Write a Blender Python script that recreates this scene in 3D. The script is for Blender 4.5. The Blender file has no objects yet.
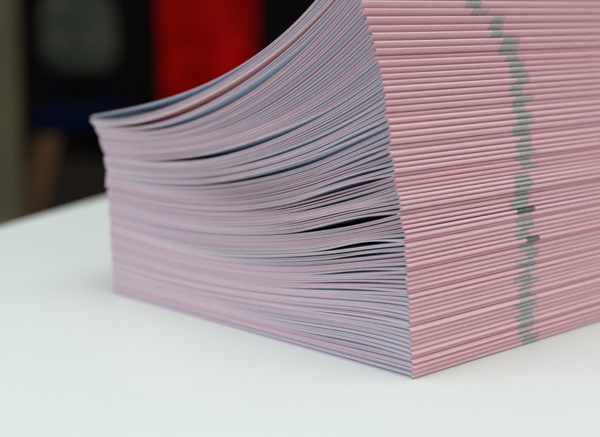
import bpy, bmesh, math, random
from mathutils import Vector, Matrix
import numpy as np

# ------------------------------------------------------------------ camera
E = 0.0004                      # one photo pixel at the near corner of the stack, in metres
PX0, PY0, HY, VL, VR = 300.0, 218.5, 10.0, -878.0, 1600.0
F = math.sqrt((PX0 - VL) * (VR - PX0) - (PY0 - HY) ** 2)
def ray(px, py): return Vector((px - PX0, -(py - PY0), -F))
wx = -ray(VL, HY).normalized(); wy = ray(VR, HY).normalized()
wz = wx.cross(wy).normalized(); wy = wz.cross(wx)
R3 = Matrix((wx, wy, wz))
DEPTH = F * E
CAM = -(R3 @ (ray(414.5, 380) * (DEPTH / F)))
def onplane(px, py, axis, val):
    d = R3 @ ray(px, py)
    return CAM + d * ((val - CAM[axis]) / d[axis])
def atdepth(px, py, dep):
    return CAM + (R3 @ ray(px, py)) * (dep / F)

sc = bpy.context.scene
cd = bpy.data.cameras.new('camera'); co = bpy.data.objects.new('camera', cd)
sc.collection.objects.link(co); sc.camera = co
co.matrix_world = Matrix.Translation(CAM) @ R3.to_4x4()
cd.sensor_width = 36; cd.lens = F / 600 * 36
cd.clip_start = 0.01; cd.clip_end = 60
cd.dof.use_dof = True; cd.dof.focus_distance = DEPTH * 1.045
cd.dof.aperture_fstop = (cd.lens / 1000) / 0.0113

# ------------------------------------------------------------------ light
w = bpy.data.worlds.new('World'); sc.world = w; w.use_nodes = True
bg = w.node_tree.nodes['Background']
bg.inputs[0].default_value = (0.86, 0.94, 0.95, 1); bg.inputs[1].default_value = 0.56
def area(name, loc, aim, size, power, col):
    l = bpy.data.lights.new(name, 'AREA'); l.shape = 'RECTANGLE'; l.size, l.size_y = size
    l.energy = power; l.color = col
    o = bpy.data.objects.new(name, l); sc.collection.objects.link(o)
    o.location = loc
    o.rotation_euler = (Vector(aim) - Vector(loc)).to_track_quat('-Z', 'Y').to_euler()
area('ceiling_panel', (0.10, -0.05, 1.5), (0, 0.1, 0), (1.3, 1.0), 13.5, (0.95, 1.0, 0.99))
area('front_left_fill', (-0.75, -1.5, 0.8), (-0.1, 0.0, 0.08), (1.2, 0.9), 9.2, (0.97, 0.99, 1.0))  # added fill lamp, brightens the page-edge face; no window stands there
area('side_light', (1.5, -0.6, 0.9), (0, 0.1, 0.08), (1.0, 0.8), 3.5, (1.0, 0.97, 0.94))
sc.view_settings.view_transform = 'Standard'; sc.view_settings.look = 'None'
sc.view_settings.exposure = 0.0; sc.view_settings.gamma = 1
sc.render.engine = 'CYCLES'
sc.cycles.max_bounces = 8; sc.cycles.diffuse_bounces = 6

# ------------------------------------------------------------------ helpers
rng = random.Random(11)
C = sc.collection
def tag(o, label=None, cat=None, group=None, kind=None):
    if label: o['label'] = label
    if cat: o['category'] = cat
    if group: o['group'] = group
    if kind: o['kind'] = kind
    return o
def empty(name, loc, rz=0, **k):
    o = bpy.data.objects.new(name, None); C.objects.link(o)
    o.location = loc; o.rotation_euler = (0, 0, rz); o.empty_display_size = 0.02
    return tag(o, **k)
def obj(name, me, mats, parent=None):
    o = bpy.data.objects.new(name, me); C.objects.link(o)
    for m in mats: me.materials.append(m)
    if parent: o.parent = parent
    return o
def lerp_tab(t, tab):
    return float(np.interp(t, [a for a, _ in tab], [b for _, b in tab]))
def sstep(a, b, x):
    t = np.clip((x - a) / (b - a), 0, 1); return t * t * (3 - 2 * t)

def material(name, col, rough=0.6, var=0.0, noise=0.0, scale=300, col2=None, spec=0.3, stretch=None, bump=0.0, hues=None):
    """procedural paint / paper: per-object tint + fine fibre noise"""
    m = bpy.data.materials.new(name); m.use_nodes = True
    nt = m.node_tree; N = nt.nodes; L = nt.links
    b = N['Principled BSDF']; b.inputs['Roughness'].default_value = rough
    b.inputs['Specular IOR Level'].default_value = spec
    base = None
    if hues:
        oi = N.new('ShaderNodeObjectInfo'); rp = N.new('ShaderNodeValToRGB')
        rp.color_ramp.interpolation = 'LINEAR'
        els = rp.color_ramp.elements
        while len(els) < len(hues): els.new(0.5)
        for k, (p, c) in enumerate(hues):
            els[k].position = p; els[k].color = (*c, 1)
        L.new(oi.outputs['Random'], rp.inputs[0]); base = rp.outputs[0]
    tc = N.new('ShaderNodeTexCoord'); mp = N.new('ShaderNodeMapping')
    if stretch: mp.inputs['Scale'].default_value = stretch
    L.new(tc.outputs['Object'], mp.inputs[0])
    ns = N.new('ShaderNodeTexNoise'); ns.inputs['Scale'].default_value = scale
    ns.inputs['Detail'].default_value = 5; L.new(mp.outputs[0], ns.inputs[0])
    mx = N.new('ShaderNodeMix'); mx.data_type = 'RGBA'
    mr = N.new('ShaderNodeMapRange'); mr.inputs[1].default_value = 0.35; mr.inputs[2].default_value = 0.65
    L.new(ns.outputs[0], mr.inputs[0])
    if base is None:
        mx.inputs[6].default_value = (*col, 1)
        mx.inputs[7].default_value = (*(col2 or tuple(c * (1 - noise) for c in col)), 1)
        L.new(mr.outputs[0], mx.inputs[0])
    else:
        mm = N.new('ShaderNodeMath'); mm.operation = 'MULTIPLY'; mm.inputs[1].default_value = noise
        L.new(mr.outputs[0], mm.inputs[0]); L.new(mm.outputs[0], mx.inputs[0])
        L.new(base, mx.inputs[6]); mx.inputs[7].default_value = (*(col2 or (0.45, 0.40, 0.44)), 1)
    L.new(mx.outputs[2], b.inputs['Base Color'])
    if bump:
        bp = N.new('ShaderNodeBump'); bp.inputs['Strength'].default_value = bump
        bp.inputs['Distance'].default_value = 0.0005
        L.new(ns.outputs[0], bp.inputs['Height']); L.new(bp.outputs[0], b.inputs['Normal'])
    return m

M_COVER = material('pink_paper', None, 0.55, noise=0.35, scale=500, stretch=(1, .25, 1), col2=(0.72, 0.46, 0.50),
                   hues=[(0, (0.84, 0.57, 0.60)), (0.5, (0.82, 0.53, 0.57)), (1, (0.82, 0.48, 0.53))])
M_INSIDE = material('pale_blue_paper', None, 0.5, noise=0.2, scale=400, col2=(0.60, 0.68, 0.78),
                    hues=[(0, (0.66, 0.74, 0.84)), (0.5, (0.70, 0.75, 0.84)), (1, (0.66, 0.72, 0.82))])
M_EDGE = material('cut_paper_edge', None, 0.8, noise=0.35, scale=900, stretch=(1, 1, 3), col2=(0.52, 0.43, 0.49),
                  hues=[(0, (0.80, 0.69, 0.75)), (0.3, (0.63, 0.51, 0.59)), (0.5, (0.71, 0.46, 0.55)), (0.75, (0.63, 0.60, 0.72)), (1, (0.69, 0.39, 0.49))])
M_EDGE_PINK = material('cut_cover_edge', None, 0.8, noise=0.3, scale=900, stretch=(1, 1, 3), col2=(0.55, 0.42, 0.48),
                  hues=[(0, (0.74, 0.62, 0.67)), (0.5, (0.70, 0.50, 0.57)), (1, (0.70, 0.42, 0.50))])
M_MARK = material('grey_green_ink', (0.39, 0.42, 0.40), 0.5, noise=0.0, scale=1100, col2=(0.60, 0.52, 0.53))
M_MARK_DARK = material('dark_ink', (0.14, 0.14, 0.14), 0.5, scale=700, col2=(0.22, 0.22, 0.22))

# ------------------------------------------------------------------ setting + table
a = onplane(0, 226, 2, 0); b = onplane(108, 195.5, 2, 0)
ed = (b - a); ed.z = 0; ed.normalize()
inn = Vector((-ed.y, ed.x, 0))
if (CAM - a).dot(inn) < 0: inn = -inn
TABLE_Z = 0.75

def box_bm(bm, lo, hi, bev=0.0, seg=3, mat=0):
    r = bmesh.ops.create_cube(bm, size=1)
    vs = r['verts']
    for v in vs:
        v.co = Vector((lo[k] + (v.co[k] + .5) * (hi[k] - lo[k]) for k in range(3)))
    fs = {f for v in vs for f in v.link_faces}
    for f in fs: f.material_index = mat
    if bev:
        es = list({e for v in vs for e in v.link_edges})
        bmesh.ops.bevel(bm, geom=es, offset=bev, segments=seg, profile=0.5, affect='EDGES')
def to_mesh(bm, name, smooth=True):
    me = bpy.data.meshes.new(name); bm.normal_update(); bm.to_mesh(me); bm.free()
    if smooth:
        for p in me.polygons: p.use_smooth = True
        me.set_sharp_from_angle(angle=math.radians(35))
    return me
def box_obj(name, lo, hi, mats, parent, bev=0.004, seg=3):
    bm = bmesh.new(); box_bm(bm, lo, hi, bev, seg)
    return obj(name, to_mesh(bm, name), mats, parent)

M_TABLE = material('white_laminate', (0.70, 0.72, 0.695), 0.42, scale=9, col2=(0.685, 0.705, 0.68), spec=0.35)
M_TRIM = material('white_edge_trim', (0.50, 0.55, 0.52), 0.5, scale=30, col2=(0.46, 0.50, 0.48))
M_METAL = material('grey_leg_metal', (0.35, 0.36, 0.36), 0.4, scale=60, col2=(0.3, 0.3, 0.3))
M_FLOOR = material('dark_brown_floor', (0.040, 0.026, 0.016), 0.6, scale=6, col2=(0.022, 0.015, 0.010))
M_WALL = material('dark_wall', (0.013, 0.010, 0.008), 0.9, scale=2, col2=(0.004, 0.004, 0.004), spec=0.05)

# local frame of the table: x along the far edge, y towards the viewer
ang = math.atan2(ed.y, ed.x)
yl = Vector((-math.sin(ang), math.cos(ang), 0))
sgn = 1 if yl.dot(inn) > 0 else -1
tb = empty('table', (a.x, a.y, -TABLE_Z), ang, label='white laminate table top carrying the stack of folded pink sheets', cat='table')
y0, y1 = (0, 1.0) if sgn > 0 else (-1.0, 0)
box_obj('tabletop', (-0.45, y0, TABLE_Z - 0.028), (1.35, y1, TABLE_Z), [M_TABLE], tb, 0.003, 4)
for lx in (-0.38, 1.28):
    for ly in (y0 + 0.07, y1 - 0.07):
        bm = bmesh.new()
        box_bm(bm, (lx - .02, ly - .02, 0), (lx + .02, ly + .02, TABLE_Z - 0.0285), 0.004)
        obj('leg', to_mesh(bm, 'leg'), [M_METAL], tb)

bm = bmesh.new(); bmesh.ops.create_grid(bm, x_segments=8, y_segments=8, size=14)
fl = obj('floor', to_mesh(bm, 'floor'), [M_FLOOR]); fl.location = (0, 0, -TABLE_Z); tag(fl, kind='structure')
fwd = (R3 @ Vector((0, 0, -1))); fwd.z = 0; fwd.normalize()
rt = R3 @ Vector((1, 0, 0))
vang = math.atan2(rt.y, rt.x)
wc = CAM + fwd * 7.5
bm = bmesh.new(); box_bm(bm, (-7, 0, 0), (7, .15, 3.2))
wl = obj('back_wall', to_mesh(bm, 'back_wall'), [M_WALL]); wl.location = (wc.x, wc.y, -TABLE_Z); wl.rotation_euler = (0, 0, vang)
tag(wl, kind='structure')

# ------------------------------------------------------------------ the stack of folded sections
NB = 76
ZS = [(-1, -5), (0, 0), (18, 85), (46, 216), (64, 330), (70, 378), (77, 424)]
ZF = [(0, 0), (76, 227), (77, 230)]
PW = [(0, 2.2), (18, 2.8), (45, 2.6), (62, 2.5), (70, 2.45), (77, 2.7)]
TIP = [(0, 0), (138, 13), (198, 27), (278, 43), (318, 54), (378, 80), (430, 104)]
WID = -onplane(115, 293.5, 2, 0).x / E
FORE = [(0, 0), (134, 8), (180, 13), (205, 20), (229, 33)]
NU = 46
U = 1 - (1 - np.linspace(0, 1, NU)) ** 1.35            # denser near the fold
tn = [rng.uniform(-1, 1) for _ in range(NB + 3)]
def base_z(i):
    zs = lerp_tab(i, ZS); zf = lerp_tab(i, ZF); p = lerp_tab(i, PW)
    arch = 11.0 * math.sin(math.pi * min(1, i / 24)) * U ** 3.5 * (1 - U ** 5) * 1.1
    sag = -7.5 * math.sin(math.pi * min(1, max(0, (i - 4) / 52))) * np.sin(np.pi * U ** 0.8) ** 1.5
    return zf + (zs - zf) * U ** p + arch + sag
# smooth waves shared by neighbouring sections (groups of sheets that buckle together)
def wave(i):
    env = np.sin(np.pi * np.clip(U, 0, 1)) ** 0.8
    z = 0
    for f1, f2, am, ph in ((0.31, 5.0, .9, .4), (0.63, 8.5, .45, 1.9), (1.27, 6.3, .28, 3.1)):
        z = z + am * np.sin(f1 * i + f2 * U + ph)
    lim = min(1, i / 6)
    z = z * env + 0.9 * np.sin(0.85 * i + 1.1) * U ** 3 * np.sin(np.pi * np.clip((U - .45) / .55, 0, 1)) * 1.3
    return z * lim
B = [base_z(i) + wave(i) for i in range(NB + 1)]
# random thickness: nudge the inner boundaries
for i in range(1, NB):
    gap = (B[i + 1] - B[i - 1]) * 0.5
    B[i] = B[i] + gap * 0.24 * tn[i] * (0.35 + 0.75 * U - 0.75 * U ** 6)
GROOVE = set()
g_ = 4
while g_ < NB - 1:
    GROOVE.add(g_); g_ += rng.choice((5, 6, 7, 8)) + (3 if g_ > 48 else 0)
for i in GROOVE:                                   # thin, recessed sections: the deeper lines on the fold side
    B[i] = B[i] + 0.75 * U ** 6; B[i + 1] = B[i + 1] - 0.75 * U ** 6
for i in range(1, NB + 1):
    B[i] = np.maximum(B[i], B[i - 1] + 1.75)
def bump(c0, c1, amp, skew=1.0):
    t = np.clip((U - c0) / (c1 - c0), 0, 1)
    t = t ** skew
    return amp * np.sin(np.pi * t) ** 1.2
# (section, opening profile, spread above, inside the fold?)
OPEN = [
 (75, bump(0.002, 0.84, 10.0, 0.52), 99, True),
 (73, bump(0.06, 1.0, 7.0, 0.8), 99, False),
 (71, bump(0.10, 1.0, 9.5, 1.25), 99, True),
 (59, bump(0.16, 0.86, 4.8, 0.9), 14, True),
 (59, bump(0.40, 0.98, 2.0), 8, True),
 (55, bump(0.45, 1.0, 2.6), 8, True),
 (51, bump(0.40, 1.0, 3.2, 1.1), 8, True),
 (43, bump(0.55, 0.985, 2.3, 1.25), 7, False)]
for g_ in sorted(GROOVE):
    if g_ < 49:
        OPEN.append((g_, bump(rng.uniform(0.60, 0.80), 0.992, (2.2 + 1.1 * rng.random()) * (0.65 if g_ < 14 else 1), 1.25), 5, True))
OPEN.append((38, bump(0.60, 0.985, 2.0, 1.3), 6, False))
for g_ in (20, 27, 29, 35, 41, 45, 52):
    OPEN.append((g_, bump(rng.uniform(0.64, 0.80), 0.99, 1.7, 1.2), 4, True))
LIFT = []
for i in range(NB + 1):
    s = np.zeros(NU)
    for k, g, m, ins in OPEN:
        if i > k or (i == k and not ins):
            s = s + g * max(0.0, 1 - (i - k) / m)
    LIFT.append(s)
XT = [WID - lerp_tab(lerp_tab(i, ZS), TIP) for i in range(NB + 1)]
XF = [-lerp_tab(lerp_tab(i, ZF), FORE) for i in range(NB + 1)]

def mark_span(i, zc):
    """where the printed block sits along the fold (photo column -> metres along y)"""
    y = 378 - zc
    c = lerp_tab(y, [(-80, 455), (0, 472), (12, 476), (20, 489), (32, 497), (45, 503), (60, 508), (75, 514), (100, 519), (140, 520),
                     (170, 526), (205, 523), (240, 522), (262, 529), (280, 535), (300, 528), (330, 531), (378, 533)])
    c += 3.4 * math.sin(i * 1.9) + rng.uniform(-3, 3)
    hw = rng.uniform(5.5, 9.5)
    # z of section there -> plane x = tip
    res = []
    for px in (c - hw, c + hw):
        d = R3 @ ray(px, 200); t = ((XT[i] - WID) * E - CAM.x) / d.x
        res.append((CAM + d * t).y)
    return res
LY = 0.297
T0 = 0.40
NS = 3
fold_marks = {}
def sheet_mesh(lo, up, d, ns, k, x_of, ub, uf, ya, yb, marks, wav):
    """one folded sheet: U profile (lower leaf, fold, upper leaf) with real thickness"""
    idx = [j for j in range(NU) if U[j] > uf and U[j] < ub]
    us = np.concatenate(([uf], U[idx], [ub]))
    f = lambda arr: np.interp(us, U, arr)
    l, u_, dd, xs = f(lo), f(up), f(d), f(x_of)
    P = [(xs[j], l[j], dd[j]) for j in range(len(us))]
    zl, zu, xe, de = l[-1], u_[-1], xs[-1], dd[-1]
    h = (zu - zl) / 2; zm = (zu + zl) / 2
    slope = ((l[-1] + u_[-1]) - (l[-4] + u_[-4])) / 2 / max(1e-6, xs[-1] - xs[-4])
    aa = ns
    nf = 10
    for j in range(1, nf):
        sx = -1 + 2 * j / nf                       # creased fold: blunt wedge, not a tube
        cx = 1 - abs(sx) ** 1.55
        P.append((xe + aa * cx, zm + slope * aa * cx * .8 + h * sx, de))
    for j in range(len(us) - 1, -1, -1):
        P.append((xs[j], u_[j], dd[j]))
    n = len(P)
    tx = [P[min(j + 1, n - 1)][0] - P[max(j - 1, 0)][0] for j in range(n)]
    tz = [P[min(j + 1, n - 1)][1] - P[max(j - 1, 0)][1] for j in range(n)]
    out, inn_ = [], []
    for j in range(n):
        L = math.hypot(tx[j], tz[j]) or 1
        nx, nz = tz[j] / L, -tx[j] / L       # outward for lower->fold->upper
        hh = P[j][2] * 0.47
        # keep vertical thickness on the leaves
        if abs(nz) > 0.3:
            hh = hh * abs(nz)
        out.append((P[j][0] + nx * hh, P[j][1] + nz * hh)); inn_.append((P[j][0] - nx * hh, P[j][1] - nz * hh))
    ys = [ya]
    if marks: ys += [marks[0], marks[1]]
    ys += [ya + (yb - ya) * t for t in (0.02, 0.07, 0.13, 0.19, 0.26, 0.33, 0.41, 0.5, 0.6, 0.72, 0.86)] + [yb]
    ys = sorted(ys)
    verts, faces, mi = [], [], []
    for y in ys:
        t = y / LY
        for ring in (out, inn_):
            for (x, z) in ring:
                s = max(0.0, (x / WID))
                verts.append(((x - WID) * E + (wav[0] * math.sin(wav[2] + 5 * t) * t + 0.22 * math.sin(wav[3] * 3 + 17 * t) + 0.12 * math.sin(wav[2] * 5 + 41 * t)) * E,
                              y, (z + wav[1] * math.sin(wav[3] + 4.2 * t) * t * s) * E))
    S = 2 * n
    foldband = range(len(us) - 2, len(us) + nf)
    for q in range(len(ys) - 1):
        o0, o1 = q * S, (q + 1) * S
        inmark = marks and ys[q] >= marks[0] - 1e-9 and ys[q + 1] <= marks[1] + 1e-9
        for j in range(n - 1):
            faces.append((o0 + j, o1 + j, o1 + j + 1, o0 + j + 1))
            mi.append(3 if inmark and j in foldband else 0)
            faces.append((o0 + n + j, o0 + n + j + 1, o1 + n + j + 1, o1 + n + j)); mi.append(1)
        faces.append((o0, o0 + n, o1 + n, o1)); mi.append(2)
        faces.append((o0 + n - 1, o1 + n - 1, o1 + 2 * n - 1, o0 + 2 * n - 1)); mi.append(2)
    e = (len(ys) - 1) * S
    for j in range(n - 1):
        faces.append((j, j + 1, n + j + 1, n + j)); mi.append(2)
        faces.append((e + j, e + n + j, e + n + j + 1, e + j + 1)); mi.append(2)
    me = bpy.data.meshes.new('folded_sheet')
    me.from_pydata(verts, [], faces); me.polygons.foreach_set('material_index', mi)
    me.polygons.foreach_set('use_smooth', [True] * len(faces))
    me.update(); me.set_sharp_from_angle(angle=math.radians(40))
    return me

LAB = 'thin folded pink section with pale blue inside, pressed among its like in the stack'
SPECIAL = {
 75: 'topmost folded pink section, its open side curling up over a dark purple wedge',
 73: 'folded pink section just below the curled top ones, a strip of its pink outside showing',
 71: 'folded pink section near the top whose pale blue inside shows as the widest blue band',
 62: 'folded section with the long dark gap curving through the upper left of the stack',
 0: 'bottommost folded pink section lying flat on the white table'}
ONES = 'first second third fourth fifth sixth seventh eighth ninth tenth eleventh twelfth thirteenth fourteenth fifteenth sixteenth seventeenth eighteenth nineteenth'.split()
def ordinal(n):
    if n < 20: return ONES[n - 1]
    t, o_ = divmod(n, 10)
    return (['', '', 'twentieth', 'thirtieth', 'fortieth'][t] if o_ == 0 else ['', '', 'twenty', 'thirty', 'forty'][t] + '-' + ONES[o_ - 1])
def label_of(i, marked, dark):
    if i in SPECIAL: return SPECIAL[i]
    look = 'slightly recessed folded pink section' if i in GROOVE else 'folded pink section'
    look += ' with dark grey mark' if marked and dark else (' with grey green mark' if marked else ' without mark')
    return look + (', %s up from the white table' % ordinal(i + 1) if i < 38 else ', %s down from the stack top' % ordinal(NB - i))
yshift = 0
DARK = (31, 24)
for i in range(NB):
    L = B[i] + LIFT[i]
    ins = [g for k, g, m, s in OPEN if k == i and s]
    Uu = B[i + 1] + np.minimum(LIFT[i], LIFT[i + 1])
    hol = np.zeros(NU)
    for g in ins:
        hol = hol + g; 
    if ins: Uu = Uu + hol
    T = Uu - L - hol - 0.10
    d = np.minimum(T0, T / (2 * NS + .15))
    slack = T - 2 * NS * d
    NG = 2 * NS + 1
    def weights(boost):
        q = np.array([rng.random() ** 3 for _ in range(NG)]) + 0.02
        if rng.random() < 0.85: q[0] *= 0.08; q[-1] *= 0.08
        q[NS] += boost; return q / q.sum()
    wr, w2 = weights(0.9), weights(1.3)
    hf = 0.74 if i < 50 else 0.74 - 0.22 * min(1, (i - 50) / 12)
    hot = weights(0.0) * (1 - hf); hot[NS] += hf
    st = rng.uniform(0.74, 0.92) if i < 24 else rng.uniform(0.60, 0.86) if i < 50 else rng.uniform(0.5, 0.8)
    a1 = sstep(0.15, 0.6, U); a2 = sstep(st, 0.97, U)
    z = L + 0.05
    lo, up = [], []
    for j in range(NG):
        wj = (wr[j] * (1 - a1) + w2[j] * a1) * (1 - a2) + hot[j] * a2
        z = z + slack * wj + (hol if j == NS else 0)
        if j < 2 * NS:
            (lo if j < NS else up).append(z + d / 2)
            z = z + d
    up = up[::-1]
    zc = float((L[-1] + Uu[-1]) / 2)
    yshift = yshift * 0.6 + rng.uniform(-0.42, 0.42)
    base_y = yshift * E - (rng.uniform(0.5, 1.3) * E if rng.random() < 0.14 else 0)
    if i in (24, 47, 11): base_y -= 1.5 * E
    if i == 0: fixed = True
    tipj = (rng.uniform(-0.5, 0.4) - 1.0 * math.cos(i * 0.93) * (0.9 if i < 50 else .25)) - (3.4 if i in GROOVE else 0)
    forej = rng.uniform(-0.2, 1.8) + (2.5 if 0.2 < ((i * 0.137) % 1) < 0.4 else 0)
    if i >= 64: forej -= 4
    if i >= 70: forej -= 3
    if i >= 74: forej -= 6
    marked = rng.random() > 0.03
    bk = empty('folded_section', ((-WID * 0) * E, 0, 0), 0,
               label=label_of(i, marked, i in DARK), cat='folded leaflet', group='folded pink sections of the stack')
    h_end = float(Uu[-1] - L[-1])
    wav = (rng.uniform(-.9, .9), rng.uniform(-.12, .12), rng.uniform(0, 6), rng.uniform(0, 6))
    mk = mark_span(i, zc)
    xof = np.array(XF[i] + (XT[i] - XF[i]) * U)
    for k in range(NS):
        a_tip = h_end * 0.60 - k * 0.42
        ub = 1 - (h_end * 0.60 - tipj + 0.45 * k) / WID
        uf = max(0.0005, (forej + 7.1 * 2 + rng.uniform(-.35, .35)) / WID)
        ya = base_y + rng.uniform(-0.16, 0.16) * E
        me = sheet_mesh(lo[k], up[k], d, max(0.25, a_tip), k, xof - 14.2 * (1 - U), ub, uf, ya, LY + ya,
                        mk if k == 0 and marked else None, wav)
        o = obj('cover' if k == 0 else 'inner_sheet', me,
                [M_COVER if k == 0 else M_INSIDE, M_INSIDE, M_EDGE_PINK if k == 0 else M_EDGE,
                 M_MARK_DARK if i in DARK else M_MARK], bk)

# ------------------------------------------------------------------ far, out of focus things
M_OLIVE = material('olive_grey_fabric', (0.12, 0.125, 0.085), 0.9, scale=8, col2=(0.035, 0.045, 0.04))
M_NAVY = material('navy_fabric', (0.003, 0.008, 0.035), 0.9, scale=20, col2=(0.002, 0.005, 0.022), spec=0.05)
M_WOOD = material('brown_wood', (0.19, 0.08, 0.03), 0.6, scale=12, col2=(0.15, 0.07, 0.025))
M_RED = material('red_paint', (0.84, 0.006, 0.003), 0.9, scale=6, col2=(0.30, 0.002, 0.002), spec=0.02)
M_BEIGE = material('beige_paint', (0.22, 0.18, 0.10), 0.8, scale=3, col2=(0.16, 0.13, 0.08))
D = 5.0
def spot(px, dep=D):
    p = atdepth(px, 10, dep); return Vector((p.x, p.y, -TABLE_Z))
mpp = D / F
# chair: olive-grey back, navy seat, brown wooden legs
ch = empty('chair', spot(82), vang + 0.25, label='blurred chair with olive grey back, navy seat and brown legs in the dark background', cat='chair')
bm = bmesh.new()                                    # rounded, slightly dished backrest
pr = []
for q in range(40):
    th = 2 * math.pi * q / 40; c_, s_ = math.cos(th), math.sin(th)
    pr.append((math.copysign(abs(c_) ** .55, c_) * 0.155 * (1 - .10 * s_), 0.82 + math.copysign(abs(s_) ** .6, s_) * 0.18))
rings = []
for (yy, sc_) in ((0.125, 0.90), (0.13, 0.97), (0.15, 1.0), (0.18, 0.98), (0.19, 0.90)):
    rings.append([bm.verts.new((x * sc_, yy + 1.2 * x * x, 0.80 + (z - .80) * sc_)) for x, z in pr])
for p, q in zip(rings, rings[1:]):
    for k in range(40): bm.faces.new((p[k], p[(k + 1) % 40], q[(k + 1) % 40], q[k]))
bm.faces.new(rings[0][::-1]); bm.faces.new(rings[-1])
obj('backrest', to_mesh(bm, 'backrest'), [M_OLIVE], ch)
box_obj('seat', (-0.21, -0.20, 0.40), (0.21, 0.20, 0.50), [M_NAVY], ch, 0.03, 4)
for sx in (-1, 1):
    box_obj('back_post', (sx * 0.10 - .015, 0.165, 0.47), (sx * 0.10 + .015, 0.195, 0.62), [M_NAVY], ch, 0.005)
    for sy in (-1, 1):
        bm = bmesh.new(); box_bm(bm, (sx * .15 - .04, sy * .15 - .03, 0), (sx * .15 + .04, sy * .15 + .03, .41), 0.006)
        for v in bm.verts:
            if v.co.z < .2: v.co.x += sx * .11; v.co.y += sy * .04
        obj('leg', to_mesh(bm, 'leg'), [M_WOOD], ch)
# red cabinet
rc = empty('cabinet', spot(202, 5.2), vang - 0.15, label='bright red cabinet blurred in the dark background behind the stack', cat='cabinet')
box_obj('body', (-0.19, 0, 0.10), (0.19, 0.25, 1.35), [M_RED], rc, 0.02)
box_obj('door', (-0.18, -0.022, 0.12), (0.18, -0.0005, 1.33), [M_RED], rc, 0.008)
box_obj('plinth', (-0.175, 0.02, 0), (0.175, 0.23, 0.0995), [M_WALL], rc, 0.004)
# pale post
po = empty('post', spot(-11, 4.6), vang, label='beige post blurred at the left edge of the dark background', cat='post')
box_obj('shaft', (-0.10, -0.05, 0.0), (0.095, 0.05, 2.6), [M_BEIGE], po, 0.01)
box_obj('base_block', (-0.115, -0.065, 0.0), (0.105, -0.0505, 0.12), [M_BEIGE], po, 0.004)
